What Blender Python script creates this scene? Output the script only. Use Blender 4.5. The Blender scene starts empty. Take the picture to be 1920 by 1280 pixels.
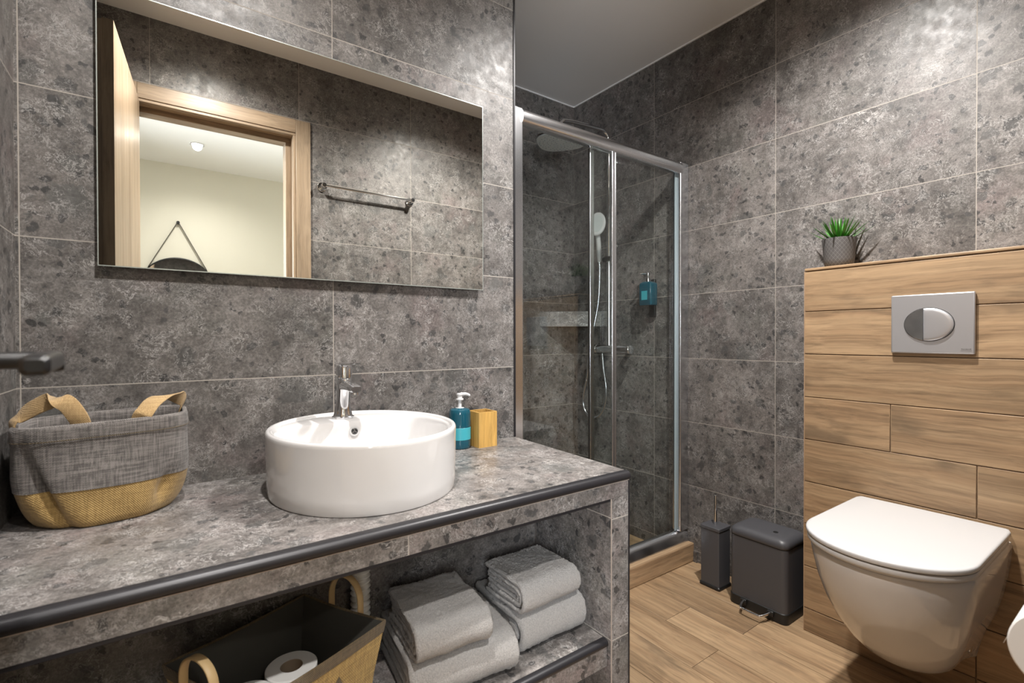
import bpy, bmesh, math, random
from mathutils import Vector, Matrix, noise

# ------------------------------------------------------------------ camera, light, exposure
SC = bpy.context.scene
COL = SC.collection
random.seed(7)
EYE = Vector((0.237, -1.351, 1.0565))
YAW, PITCH, ROLL, FPX = math.radians(35.542), math.radians(0.4336), math.radians(0.1165), 914.37


def make_camera():
    fw = Vector((math.sin(YAW) * math.cos(PITCH), math.cos(YAW) * math.cos(PITCH), -math.sin(PITCH)))
    rt = Vector((math.cos(YAW), -math.sin(YAW), 0))
    dn = fw.cross(rt)
    r2 = rt * math.cos(ROLL) + dn * math.sin(ROLL)
    up = -fw.cross(r2)
    cd = bpy.data.cameras.new('camera')
    cd.sensor_width = 36.0
    cd.sensor_fit = 'HORIZONTAL'
    cd.lens = FPX / 1920 * 36.0
    cd.clip_start = 0.01
    cd.dof.use_dof = True
    cd.dof.focus_distance = 1.7
    cd.dof.aperture_fstop = 5.6
    o = bpy.data.objects.new('camera', cd)
    m = Matrix((r2, up, -fw)).transposed().to_4x4()
    m.translation = EYE
    o.matrix_world = m
    COL.objects.link(o)
    SC.camera = o


make_camera()
W = bpy.data.worlds.new('world')
SC.world = W
W.use_nodes = True
W.node_tree.nodes['Background'].inputs[0].default_value = (1, 0.97, 0.93, 1)
W.node_tree.nodes['Background'].inputs[1].default_value = 0.05
SC.view_settings.view_transform = 'Standard'
SC.view_settings.look = 'None'
SC.view_settings.gamma = 1
SC.view_settings.use_curve_mapping = False
SC.view_settings.exposure = 1.12
SC.cycles.max_bounces = 14
SC.cycles.diffuse_bounces = 7
SC.cycles.glossy_bounces = 6
SC.cycles.transmission_bounces = 10
SC.cycles.transparent_max_bounces = 16
SC.cycles.sample_clamp_indirect = 6.0
SC.cycles.caustics_reflective = False
SC.cycles.caustics_refractive = False

ZC = 2.453            # ceiling height
LAMPS = [((0.42, -0.84), 54), ((1.60, -0.72), 84), ((0.45, -1.85), 66), ((0.442, -2.86), 19)]
WARM = (1.0, 0.965, 0.925)
for (lx, ly), power in LAMPS:
    ld = bpy.data.lights.new('downlight_bulb', 'SPOT')
    ld.energy = power
    ld.color = WARM
    ld.spot_size = math.radians(105 if ly == -1.85 else 150)
    ld.spot_blend = 0.6 if ly == -1.85 else 0.9
    ld.shadow_soft_size = 0.03
    lo = bpy.data.objects.new('downlight_bulb', ld)
    lo.location = (lx, ly, ZC - 0.016)
    COL.objects.link(lo)

# unseen cool fill light added in the corridor, turned toward the door
wd = bpy.data.lights.new('corridor_fill', 'AREA')
wd.shape = 'RECTANGLE'; wd.size = 0.72; wd.size_y = 1.2
wd.energy = 18
wd.spread = math.radians(95)
wd.color = (0.90, 0.95, 1.0)
wo = bpy.data.objects.new('corridor_fill', wd)
wo.location = (-0.60, -2.95, 1.45)
wo.rotation_euler = (math.radians(89), 0, math.radians(-57))
COL.objects.link(wo)


# ------------------------------------------------------------------ mesh helpers
class MB:
    """collects polygons in world coordinates, links them as one mesh object"""

    def __init__(self):
        self.v, self.f, self.m = [], [], []

    def quad(self, ids, mi=0):
        self.f.append(tuple(ids)); self.m.append(mi)

    def box(self, a, b, mi=(0, 0, 0)):
        if isinstance(mi, int): mi = (mi, mi, mi)
        x0, y0, z0 = (min(a[i], b[i]) for i in range(3))
        x1, y1, z1 = (max(a[i], b[i]) for i in range(3))
        k = len(self.v)
        self.v += [(x0, y0, z0), (x1, y0, z0), (x1, y1, z0), (x0, y1, z0), (x0, y0, z1), (x1, y0, z1), (x1, y1, z1), (x0, y1, z1)]
        for q, ax in (((0, 3, 2, 1), 2), ((4, 5, 6, 7), 2), ((0, 1, 5, 4), 1), ((2, 3, 7, 6), 1), ((0, 4, 7, 3), 0), ((1, 2, 6, 5), 0)):
            self.quad([k + i for i in q], mi[ax])
        return self

    def prism(self, poly, z0, z1, mi=0):
        """poly: counter-clockwise xy outline"""
        self.loft([[(x, y, z0) for x, y in poly], [(x, y, z1) for x, y in poly]], mi=mi)
        return self

    def loft(self, rings, cap0=True, cap1=True, closed=True, mi=0):
        k, n = len(self.v), len(rings[0])
        for r in rings: self.v += [tuple(p) for p in r]
        for i in range(len(rings) - 1):
            for j in range(n if closed else n - 1):
                j2 = (j + 1) % n
                self.quad((k + i * n + j, k + i * n + j2, k + (i + 1) * n + j2, k + (i + 1) * n + j), mi)
        if cap0: self.quad([k + j for j in reversed(range(n))], mi)
        if cap1: self.quad([k + (len(rings) - 1) * n + j for j in range(n)], mi)
        return self

    def lathe(self, prof, c, n=48, axis='z', cap0=True, cap1=True, mi=0):
        rings = []
        for r, h in prof:
            ring = []
            for i in range(n):
                t = 2 * math.pi * i / n
                a, b = r * math.cos(t), r * math.sin(t)
                p = {'z': (a, b, h), 'x': (h, a, b), 'y': (b, h, a)}[axis]
                ring.append((c[0] + p[0], c[1] + p[1], c[2] + p[2]))
            rings.append(ring)
        return self.loft(rings, cap0, cap1, mi=mi)

    def tube(self, pts, r, n=14, mi=0, flat=None):
        """round tube along pts; r a number or a list; flat=(w, t, up) makes a strap"""
        P = [Vector(p) for p in pts]
        R = r if isinstance(r, (list, tuple)) else [r] * len(P)
        rings, nrm = [], None
        for i, p in enumerate(P):
            t = (P[min(i + 1, len(P) - 1)] - P[max(i - 1, 0)]).normalized()
            if nrm is None:
                nrm = Vector((0, 0, 1)) if abs(t.z) < .9 else Vector((1, 0, 0))
            nrm = (nrm - t * nrm.dot(t)).normalized()
            b = t.cross(nrm)
            if flat:
                w, th, ax = flat
                s = Vector(ax); s = (s - t * s.dot(t)).normalized()
                u = t.cross(s)
                rings.append([p + s * (w / 2 * x) + u * (th / 2 * y) for x, y in ((-1, -.6), (-.9, -1), (.9, -1), (1, -.6), (1, .6), (.9, 1), (-.9, 1), (-1, .6))])
            else:
                rings.append([p + (nrm * math.cos(2 * math.pi * k / n) + b * math.sin(2 * math.pi * k / n)) * R[i] for k in range(n)])
        return self.loft(rings, mi=mi)

    def build(self, name, mat, parent=None, smooth=35, bevel=0, seg=2, sub=0):
        off = Vector(parent.get('_base', (0, 0, 0))) if parent is not None else Vector()
        me = bpy.data.meshes.new(name)
        me.from_pydata([(p[0] - off.x, p[1] - off.y, p[2] - off.z) for p in self.v], [], self.f)
        mats = mat if isinstance(mat, (list, tuple)) else [mat]
        for x in mats: me.materials.append(x)
        me.polygons.foreach_set('material_index', self.m)
        bm = bmesh.new(); bm.from_mesh(me)
        bmesh.ops.recalc_face_normals(bm, faces=bm.faces)
        bm.to_mesh(me); bm.free()
        if smooth:
            me.polygons.foreach_set('use_smooth', [True] * len(me.polygons))
            me.set_sharp_from_angle(angle=math.radians(smooth))
        o = bpy.data.objects.new(name, me)
        COL.objects.link(o)
        if parent is not None:
            o.parent = parent
            o['_base'] = tuple(off)
        if bevel:
            md = o.modifiers.new('bevel', 'BEVEL'); md.width = bevel; md.segments = seg
            md.limit_method = 'ANGLE'; md.angle_limit = math.radians(40); md.harden_normals = False
        if sub:
            md = o.modifiers.new('sub', 'SUBSURF'); md.levels = sub; md.render_levels = sub
        return o


def tag(o, label, cat, group=None):
    o['label'] = label; o['category'] = cat
    if group: o['group'] = group
    return o


def thing(name, label, cat, loc, group=None):
    o = bpy.data.objects.new(name, None)
    COL.objects.link(o)
    o.location = loc
    o.empty_display_size = 0.05
    o['_base'] = tuple(loc)
    return tag(o, label, cat, group)


def struct(o, label=None):
    o['kind'] = 'structure'
    if label: o['label'] = label
    return o


def arc(c, r, a0, a1, n, plane='xz'):
    out = []
    for i in range(n + 1):
        t = math.radians(a0 + (a1 - a0) * i / n)
        a, b = r * math.cos(t), r * math.sin(t)
        out.append((c[0] + a, c[1], c[2] + b) if plane == 'xz' else (c[0], c[1] + a, c[2] + b) if plane == 'yz' else (c[0] + a, c[1] + b, c[2]))
    return out


def bez(p, n=24):
    """smooth Catmull-Rom line through p"""
    P = [Vector(q) for q in p]
    P = [P[0] * 2 - P[1]] + P + [P[-1] * 2 - P[-2]]
    out = []
    for i in range(1, len(P) - 2):
        for k in range(n):
            t = k / n
            out.append(.5 * ((2 * P[i]) + (P[i + 1] - P[i - 1]) * t + (2 * P[i - 1] - 5 * P[i] + 4 * P[i + 1] - P[i + 2]) * t * t + (3 * P[i] - P[i - 1] - 3 * P[i + 1] + P[i + 2]) * t ** 3))
    return out + [P[-2]]


def rrect(cx, cy, hx, hy, r, n=6):
    """rounded rectangle outline, counter-clockwise"""
    out = []
    for sx, sy, a in ((1, 1, 0), (-1, 1, 90), (-1, -1, 180), (1, -1, 270)):
        for i in range(n + 1):
            t = math.radians(a + 90 * i / n)
            out.append((cx + sx * (hx - r) + r * math.cos(t), cy + sy * (hy - r) + r * math.sin(t)))
    return out


# ------------------------------------------------------------------ materials
class NT:
    def __init__(self, name):
        self.mat = bpy.data.materials.new(name)
        self.mat.use_nodes = True
        self.t = self.mat.node_tree
        self.t.nodes.clear()
        self.out = self.t.nodes.new('ShaderNodeOutputMaterial')

    def n(self, kind, _out=0, _props=None, **ins):
        nd = self.t.nodes.new(kind)
        for k, v in (_props or {}).items(): setattr(nd, k, v)
        for k, v in ins.items():
            key = int(k[1:]) if k[0] == 'i' and k[1:].isdigit() else k.replace('_', ' ')
            s = nd.inputs[key]
            if isinstance(v, bpy.types.NodeSocket): self.t.links.new(v, s)
            else: s.default_value = v
        return nd.outputs[_out]

    def math(self, op, a, b=0.0, c=0.0):
        return self.n('ShaderNodeMath', 0, {'operation': op}, i0=a, i1=b, i2=c)

    def vmath(self, op, a, b=(0, 0, 0), out=0):
        return self.n('ShaderNodeVectorMath', out, {'operation': op}, i0=a, i1=b)

    def scale(self, a, f):
        nd = self.t.nodes.new('ShaderNodeVectorMath'); nd.operation = 'SCALE'
        self.t.links.new(a, nd.inputs[0])
        if isinstance(f, bpy.types.NodeSocket): self.t.links.new(f, nd.inputs[3])
        else: nd.inputs[3].default_value = f
        return nd.outputs[0]

    def mix(self, f, a, b, kind='MIX'):
        nd = self.t.nodes.new('ShaderNodeMix'); nd.data_type = 'RGBA'; nd.blend_type = kind; nd.clamp_result = False
        for s, v in ((nd.inputs[0], f), (nd.inputs[6], a), (nd.inputs[7], b)):
            if isinstance(v, bpy.types.NodeSocket): self.t.links.new(v, s)
            else: s.default_value = v if not isinstance(v, tuple) or len(v) == 4 else (*v, 1)
        return nd.outputs[2]

    def ramp(self, f, stops, interp='LINEAR'):
        nd = self.t.nodes.new('ShaderNodeValToRGB')
        e = nd.color_ramp.elements
        nd.color_ramp.interpolation = interp
        while len(e) < len(stops): e.new(.5)
        for x, (p, c) in zip(e, stops):
            x.position = p
            x.color = (c, c, c, 1) if isinstance(c, (int, float)) else (*c, 1)
        self.t.links.new(f, nd.inputs[0])
        return nd.outputs[0]

    def step(self, x, lo, hi):
        return self.n('ShaderNodeMapRange', 0, {'interpolation_type': 'SMOOTHSTEP'}, i0=x, i1=lo, i2=hi, i3=0.0, i4=1.0)

    def noise(self, vec, sc, det=4, rough=.55, dist=0, out=0):
        return self.n('ShaderNodeTexNoise', out, None, Vector=vec, Scale=sc, Detail=det, Roughness=rough, Distortion=dist)

    def vor(self, vec, sc, feature='F1', out='Distance'):
        nd = self.t.nodes.new('ShaderNodeTexVoronoi'); nd.feature = feature
        self.t.links.new(vec, nd.inputs['Vector']); nd.inputs['Scale'].default_value = sc
        return nd.outputs[out]

    def pos(self):
        return self.t.nodes.new('ShaderNodeNewGeometry').outputs['Position']

    def island(self):
        return self.t.nodes.new('ShaderNodeNewGeometry').outputs['Random Per Island']

    def sep(self, v):
        nd = self.t.nodes.new('ShaderNodeSeparateXYZ'); self.t.links.new(v, nd.inputs[0]); return nd.outputs

    def comb(self, x, y, z):
        return self.n('ShaderNodeCombineXYZ', 0, None, X=x, Y=y, Z=z)

    def bump(self, h, dist, strength=1.0, normal=None):
        kw = dict(Height=h, Distance=dist, Strength=strength)
        if normal is not None: kw['Normal'] = normal
        return self.n('ShaderNodeBump', 0, None, **kw)

    def bsdf(self, **kw):
        s = self.n('ShaderNodeBsdfPrincipled', 0, None, **{k: ((*v, 1) if isinstance(v, tuple) and len(v) == 3 else v) for k, v in kw.items()})
        self.t.links.new(s, self.out.inputs[0])
        return self.mat


def plain(name, col, rough=.5, metal=0.0, **kw):
    return NT(name).bsdf(Base_Color=col, Roughness=rough, Metallic=metal, **kw)


def stone(name, ua=0, va=2, u0=0.0, v0=0.052, tw=.604, th=.302, grout=True, seed=0.0, rough=.42, gain=.90):
    """dark conglomerate-look porcelain tile; ua, va: the two world axes the tiles run along"""
    t = NT(name)
    P = t.pos()
    s = t.sep(P)
    u, v = t.math('DIVIDE', t.math('SUBTRACT', s[ua], u0), tw), t.math('DIVIDE', t.math('SUBTRACT', s[va], v0), th)
    fu, fv = t.math('FRACT', u), t.math('FRACT', v)
    ident = t.comb(t.math('FLOOR', u), t.math('FLOOR', v), seed)
    rnd = t.n('ShaderNodeTexWhiteNoise', 1, {'noise_dimensions': '3D'}, Vector=ident)
    C = t.vmath('ADD', P, t.scale(rnd, 9.0))
    warp = t.scale(t.vmath('SUBTRACT', t.noise(C, 11, 3, out=1), (.5, .5, .5)), .05)
    Cw = t.vmath('ADD', C, warp)
    warp2 = t.scale(t.vmath('SUBTRACT', t.noise(C, 46, 3, out=1), (.5, .5, .5)), .022)
    Cp = t.vmath('ADD', Cw, warp2)
    base = t.ramp(t.noise(Cw, 6.5, 8, .66), [(.30, (.086, .080, .076)), (.45, (.128, .118, .112)), (.58, (.168, .155, .147)), (.72, (.225, .209, .199))])
    pink = t.step(t.noise(C, 5.2, 3), .53, .70)
    base = t.mix(t.math('MULTIPLY', pink, .6), base, (.174, .143, .139))
    green = t.step(t.noise(t.vmath('ADD', C, (4, 7, 2)), 6, 3), .55, .7)
    base = t.mix(t.math('MULTIPLY', green, .35), base, (.128, .131, .118))
    base = t.mix(1.0, base, t.ramp(t.sep(rnd)[0], [(0, (.80, .80, .80)), (1, (1.14, 1.13, 1.12))]), 'MULTIPLY')
    # fine gravel-like mottling
    base = t.mix(1.0, base, t.ramp(t.noise(Cp, 42, 4, .7), [(.30, .62), (.48, 1.0), (.70, 1.38)]), 'MULTIPLY')
    base = t.mix(1.0, base, t.ramp(t.noise(C, 190, 4, .75), [(.30, .62), (.5, 1.0), (.70, 1.55)]), 'MULTIPLY')

    def pebbles(col, sc, keep, size, dark, amt, off):
        q = t.vmath('ADD', Cp, (off, off * .7, -off))
        d = t.vor(q, sc)
        sel = t.sep(t.vor(q, sc, out='Color'))
        rag = t.math('MULTIPLY', t.math('SUBTRACT', t.noise(C, sc * 3.5, 4, .65), .5), .55)
        lim = t.math('ADD', t.math('MULTIPLY', sel[1], size), rag)
        m = t.math('MULTIPLY', t.step(t.math('SUBTRACT', lim, d), -.03, .06), t.math('GREATER_THAN', sel[0], keep))
        tone = t.mix(sel[2], dark, tuple(c * 2.0 for c in dark))
        tone = t.mix(1.0, tone, t.ramp(t.noise(C, 130, 3), [(.3, .75), (.7, 1.3)]), 'MULTIPLY')
        return t.mix(t.math('MULTIPLY', m, amt), col, tone)

    base = pebbles(base, 8.5, .74, .48, (.056, .056, .054), .66, 3.1)
    base = pebbles(base, 22, .70, .50, (.046, .045, .044), .80, 1.3)
    base = pebbles(base, 52, .66, .60, (.034, .033, .033), .9, 5.7)

    def veins(col, sc, w, mask_sc, lo, hi, tint, amt, det, off, stretch=(1, 1, 1)):
        q = t.vmath('MULTIPLY', t.vmath('ADD', Cp, (off, -off, off * .3)), stretch)
        d = t.math('ABSOLUTE', t.math('SUBTRACT', t.noise(q, sc, det, .62, .5), .5))
        m = t.math('SUBTRACT', 1.0, t.step(d, w * .15, w))
        m = t.math('MULTIPLY', m, t.step(t.noise(t.vmath('ADD', C, (off, 0, 1)), mask_sc, 4), lo, hi))
        return t.mix(t.math('MULTIPLY', m, amt), col, tint)

    base = veins(base, 8, .006, 5, .57, .68, (.54, .52, .50), .8, 5, 2.0)
    base = veins(base, 24, .012, 8, .52, .66, (.48, .46, .45), .75, 5, 6.0)
    base = veins(base, 64, .030, 13, .48, .64, (.44, .425, .41), .75, 4, 4.0)
    base = veins(base, 120, .045, 18, .45, .64, (.40, .385, .375), .55, 3, 7.0)
    base = veins(base, 2.4, .0042, 2.6, .58, .68, (.55, .53, .51), .85, 7, 9.0, (.55, .55, 2.0))
    if gain != 1.0: base = t.mix(1.0, base, (gain, gain, gain), 'MULTIPLY')
    col, h = base, t.noise(C, 160, 3)
    nrm = t.bump(h, .0006, .35)
    rg = t.ramp(t.noise(C, 30, 4), [(.3, rough - .07), (.7, rough + .1)])
    if grout:
        du = t.math('MULTIPLY', t.math('MINIMUM', fu, t.math('SUBTRACT', 1.0, fu)), tw)
        dv = t.math('MULTIPLY', t.math('MINIMUM', fv, t.math('SUBTRACT', 1.0, fv)), th)
        g = t.math('SUBTRACT', 1.0, t.step(t.math('MINIMUM', du, dv), .0006, .0015))
        col = t.mix(g, col, (.40, .365, .325))
        rg = t.mix(g, rg, (.85, .85, .85))
    return t.bsdf(Base_Color=col, Roughness=rg, Normal=nrm, Specular_IOR_Level=.45)


def wood(name, axis=1, light=(.42, .290, .172), mid=(.335, .219, .125), dark=(.165, .107, .063), rough=.42, streak=1.0, fine=1.0):
    """oak grain along world axis `axis`, each plank its own board"""
    t = NT(name)
    r = t.island()
    P = t.pos()
    sc = [1.0, 1.0, 1.0]; sc[axis] = .05
    C = t.vmath('MULTIPLY', P, tuple(sc))
    off = t.comb(t.math('MULTIPLY', r, 17.3), t.math('MULTIPLY', r, 31.7), t.math('MULTIPLY', r, 11.1))
    C = t.vmath('ADD', C, off)
    P2 = t.vmath('ADD', P, off)
    wv = t.scale(t.vmath('SUBTRACT', t.noise(P2, 4, 2, out=1), (.5, .5, .5)), .03)
    Cw = t.vmath('ADD', C, wv)
    a = t.noise(Cw, 20, 7, .66, .2)
    b = t.noise(Cw, 120, 4, .6)
    col = t.ramp(a, [(.26, dark), (.42, mid), (.58, light), (.76, tuple(c * 1.10 for c in light))])
    col = t.mix(1.0, col, t.ramp(b, [(.28, 1 - .30 * fine), (.5, 1.0), (.75, 1 + .16 * fine)]), 'MULTIPLY')
    c3 = t.noise(t.vmath('ADD', Cw, (3, 5, 1)), 48, 5, .65)
    col = t.mix(1.0, col, t.ramp(c3, [(.28, 1 - .34 * fine), (.5, 1.0), (.72, 1 + .12 * fine)]), 'MULTIPLY')
    blot = t.step(t.noise(t.vmath('MULTIPLY', P2, tuple(.35 if i == axis else 1.0 for i in range(3))), 9, 4), .55, .72)
    col = t.mix(t.math('MULTIPLY', blot, .72 * streak), col, tuple(c * .95 for c in (dark[0] * .92, dark[1], dark[2] * 1.08)))
    col = t.mix(1.0, col, t.ramp(r, [(0, (.82, .81, .79)), (1, (1.10, 1.09, 1.08))]), 'MULTIPLY')
    return t.bsdf(Base_Color=col, Roughness=t.ramp(a, [(.3, rough + .12), (.7, rough)]), Normal=t.bump(b, .0006, .35))


def weave(name, c0, c1, sc=900, bumpd=.0006, rough=.9, mel=1.0):
    t = NT(name)
    P = t.pos()
    h = t.noise(t.vmath('MULTIPLY', P, (.06, .06, 1)), sc * .55, 3)
    v = t.noise(t.vmath('MULTIPLY', P, (1, 1, .05)), sc * .55, 3)
    f = t.math('MULTIPLY', t.math('ADD', h, v), .5)
    col = t.mix(t.step(f, .5 - .14 * mel, .5 + .14 * mel), c0, c1)
    s = t.sep(P)
    wx = t.math('SINE', t.math('MULTIPLY', t.math('ADD', s[0], s[1]), sc * 2.6))
    wz = t.math('SINE', t.math('MULTIPLY', s[2], sc * 2.6))
    hh = t.math('ADD', t.math('MULTIPLY', wx, wz), f)
    return t.bsdf(Base_Color=col, Roughness=rough, Normal=t.bump(hh, bumpd, .7), Sheen_Weight=.2, Sheen_Roughness=.6)


def glass(name, tint=(.965, .983, .976), refl=1.0):
    """clear pane: transmits straight through, reflects by Fresnel"""
    t = NT(name)
    tr = t.n('ShaderNodeBsdfTransparent', 0, None, Color=(*tint, 1))
    gl = t.n('ShaderNodeBsdfGlossy', 0, None, Color=(1, 1, 1, 1), Roughness=.015)
    lw = t.n('ShaderNodeLayerWeight', 1, None, Blend=.5)
    fr = t.math('MULTIPLY', t.math('ADD', t.math('MULTIPLY', t.math('POWER', lw, 5.0), .96), .04), refl)
    m = t.n('ShaderNodeMixShader', 0, None, i0=fr, i1=tr, i2=gl)
    t.t.links.new(m, t.out.inputs[0])
    return t.mat


M = {}
M['st_back'] = stone('stone_back', 0, 2, .61 - .604)
M['st_back_y'] = stone('stone_partition', 1, 2, .24, seed=3)
M['st_right'] = stone('stone_right', 1, 2, -.355 - .604 * 2, seed=5)
M['st_show'] = stone('stone_shower', 0, 2, 2.271 - .604, seed=8)
M['st_front'] = stone('stone_front', 0, 2, .195 - .608, tw=.608, seed=11)
M['st_left'] = stone('stone_left', 1, 2, -.604, seed=14)
M['st_top'] = stone('stone_counter', 0, 1, -.3, -.7, tw=2, th=1, grout=False, seed=17, rough=.36, gain=1.08)  # higher gain puts the glare on the counter into its tile colour
M['st_apron'] = stone('stone_apron', 0, 2, .598 - .604, .352, seed=20)
M['st_panel'] = stone('stone_panel', 0, 2, .5, .009, tw=2, th=.3, seed=23)
M['st_panel_y'] = stone('stone_panel_side', 1, 2, -.22 - .604, .009, seed=26)
M['st_plain'] = stone('stone_plain', 0, 2, -5, -5, tw=20, th=20, grout=False, seed=29)
M['wood_y'] = wood('oak_tile_floor', 1, streak=1.0)
M['wood_box'] = wood('oak_tile_wall', 1)
M['wood_x'] = wood('oak_tile_curb', 0)
M['door_wood'] = wood('oak_veneer_door', 2, (.36, .275, .195), (.30, .222, .152), (.22, .155, .10), rough=.30, streak=.4, fine=.7)
M['door_wood_x'] = wood('oak_veneer_head', 0, (.36, .275, .195), (.30, .222, .152), (.22, .155, .10), rough=.30, streak=.4, fine=.7)
M['door_edge_shaded'] = wood('oak_veneer_edge_shaded', 2, (.17, .125, .082), (.14, .10, .064), (.10, .07, .043), rough=.4, streak=.3)  # darker copy of the door oak, paints the shade on the leaf edge
M['ceiling'] = plain('white_paint', (.90, .905, .91), .9)
M['cream'] = plain('cream_paint', (.68, .66, .585), .9)
M['ceramic'] = plain('white_ceramic', (.66, .65, .648), .09, Specular_IOR_Level=.6, Coat_Weight=.3, Coat_Roughness=.04)
M['white_plastic'] = plain('white_plastic', (.64, .64, .645), .25)
M['paper'] = plain('tissue_paper', (.86, .85, .83), .95)
M['card'] = plain('cardboard', (.42, .33, .24), .9)
M['chrome'] = plain('chrome', (.80, .81, .83), .07, 1.0)
M['alu'] = plain('polished_aluminium', (.74, .75, .78), .22, 1.0)
M['satin'] = plain('satin_metal', (.60, .60, .625), .36, .8)
M['black_trim'] = plain('anthracite_trim', (.022, .021, .024), .38, .3)
M['black'] = plain('black_metal', (.012, .012, .013), .35, .2)
M['dark_grey'] = plain('anthracite_powder_coat', (.066, .066, .073), .40)
M['black_plastic'] = plain('black_plastic', (.010, .010, .010), .45)
M['beige_trim'] = plain('beige_grout', (.34, .285, .245), .8)
M['mirror'] = plain('mirror_silver', (.93, .93, .885), .0, 1.0)
M['mirror_edge'] = plain('mirror_edge', (.55, .60, .57), .25, .6)
M['mirror_back'] = plain('mirror_backing', (.03, .03, .032), .6)
M['glass'] = glass('shower_glass')
M['bamboo'] = wood('bamboo', 2, (.56, .34, .10), (.48, .28, .075), (.34, .19, .05), rough=.4, streak=.25, fine=.8)
M['teal'] = plain('teal_soap', (.010, .11, .165), .08, Transmission_Weight=.35, IOR=1.4, Coat_Weight=.5)
M['teal_label'] = plain('teal_label', (.05, .36, .43), .35)
M['teal_clear'] = plain('clear_blue_plastic', (.10, .22, .29), .08, Transmission_Weight=.5, IOR=1.35)
M['grey_cloth'] = weave('grey_melange_cloth', (.082, .073, .068), (.245, .222, .208), 800)
M['tan_cloth'] = weave('mustard_jute', (.30, .185, .055), (.46, .30, .105), 600)
M['strap'] = weave('tan_strap', (.42, .27, .115), (.56, .38, .18), 900)
M['lining'] = plain('dark_lining', (.055, .053, .045), .75)
M['rim'] = weave('brown_band', (.085, .06, .028), (.15, .105, .05), 700)
M['jute'] = weave('yellow_jute', (.34, .22, .06), (.56, .38, .12), 500, .001)
M['handle_wood'] = plain('bent_wood', (.60, .43, .22), .5)
M['leaf'] = plain('succulent_leaf', (.050, .22, .022), .4, Subsurface_Weight=.0)
M['soil'] = plain('soil', (.02, .016, .012), .95)
M['logo'] = plain('engraved_grey', (.05, .045, .045), .6)
M['hose'] = plain('white_hose', (.80, .79, .76), .5)
M['seam'] = plain('dark_seam', (.03, .03, .03), .7)


def towel_mat():
    t = NT('white_terry')
    P = t.pos()
    b = t.noise(P, 330, 4, .8)
    return t.bsdf(Base_Color=t.mix(1.0, (.80, .765, .735), t.ramp(b, [(.3, .66), (.6, 1.08)]), 'MULTIPLY'), Roughness=1.0, Normal=t.bump(b, .012, 1.0), Sheen_Weight=.35, Sheen_Roughness=.5, Specular_IOR_Level=.1)


M['towel'] = towel_mat()


def lattice_mat():
    t = NT('grey_pot_lattice')
    s = t.sep(t.pos())
    ang = t.math('ARCTAN2', t.math('SUBTRACT', s[1], -.612), t.math('SUBTRACT', s[0], 2.2))
    a = t.math('MULTIPLY', ang, .049)
    l = []
    for sg in (1, -1):
        q = t.math('DIVIDE', t.math('ADD', a, t.math('MULTIPLY', s[2], sg * .8)), .0128)
        f = t.math('ABSOLUTE', t.math('SUBTRACT', t.math('FRACT', q), .5))
        l.append(t.math('SUBTRACT', 1.0, t.step(f, .03, .07)))
    m = t.math('MAXIMUM', l[0], l[1])
    return t.bsdf(Base_Color=t.mix(t.math('MULTIPLY', m, .5), (.088, .083, .082), (.24, .23, .225)), Roughness=.6)


M['pot'] = lattice_mat()


def emit(name, col, s):
    t = NT(name)
    t.t.links.new(t.n('ShaderNodeEmission', 0, None, Color=(*col, 1), Strength=s), t.out.inputs[0])
    return t.mat


M['bulb'] = emit('lamp_glow', (1, .95, .86), 60)

# ------------------------------------------------------------------ the room
XR, YS, YF = 2.271, 0.845, -1.335        # right wall, shower back wall, door wall
XE = 1.213                               # end of the wall behind the basin


def planks():
    m = MB()
    w, L = .1515, 1.21
    x = -.10 - .002
    # rows start on x = 1.757 +- n*w as in the joints seen
    x0 = 1.757 - w * 14
    offs = {15: -.421, 14: -.216 - 1.2, 16: -.421, 13: -.42, 12: -.85, 17: -.05}
    for i in range(0, 19):
        xa, xb = x0 + i * w, x0 + (i + 1) * w
        if xb < -.1 or xa > 2.36: continue
        xa, xb = max(xa, -.098), min(xb, 2.36)
        st = offs.get(i, -.3 - .37 * (i % 3))
        ya = st - L * 4
        while ya < .94:
            a, b = max(ya, -1.43), min(ya + L, .94)
            if b - a > .02:
                m.box((xa + .0008, a + .0008, -.012), (xb - .0008, b - .0008, 0))
            ya += L
    return m


struct(planks().build('floor', M['wood_y'], bevel=.0006, seg=1))
struct(MB().box((-1.2, -3.6, -.10), (2.5, 1.05, -.0115)).build('floor', plain('floor_grout', (.30, .23, .16), .9)))
struct(MB().box((-1.2, -3.6, -.0115), (2.2, -1.432, 0)).build('floor', plain('corridor_floor', (.16, .12, .085), .5)))
struct(MB().box((-1.2, -3.6, ZC), (2.5, 1.05, ZC + .1)).build('ceiling', M['ceiling']))
struct(MB().box((-.12, YF - .1, 0), (0, .0, ZC), 0).build('wall_left', M['st_left']))
struct(MB().box((-.12, 0, 0), (XE, YS + .1, ZC), (1, 0, 0)).build('wall_back', [M['st_back'], M['st_back_y']]))
struct(MB().box((XR, YF - .1, 0), (XR + .1, YS + .1, ZC)).build('wall_right', M['st_right']))
struct(MB().box((XE, YS, 0), (XR, YS + .1, ZC)).build('wall_shower', M['st_show']))
DX0, DX1, DZ = .150, .785, 2.09          # door opening between the casings
wf = MB()
for a, b in (((-.12, YF - .1, 0), (DX0 - .02, YF, ZC)), ((DX1, YF - .1, 0), (XR, YF, ZC)), ((DX0 - .02, YF - .1, DZ), (DX1, YF, ZC))):
    wf.box(a, b)
struct(wf.build('wall_front', M['st_front']))
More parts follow.
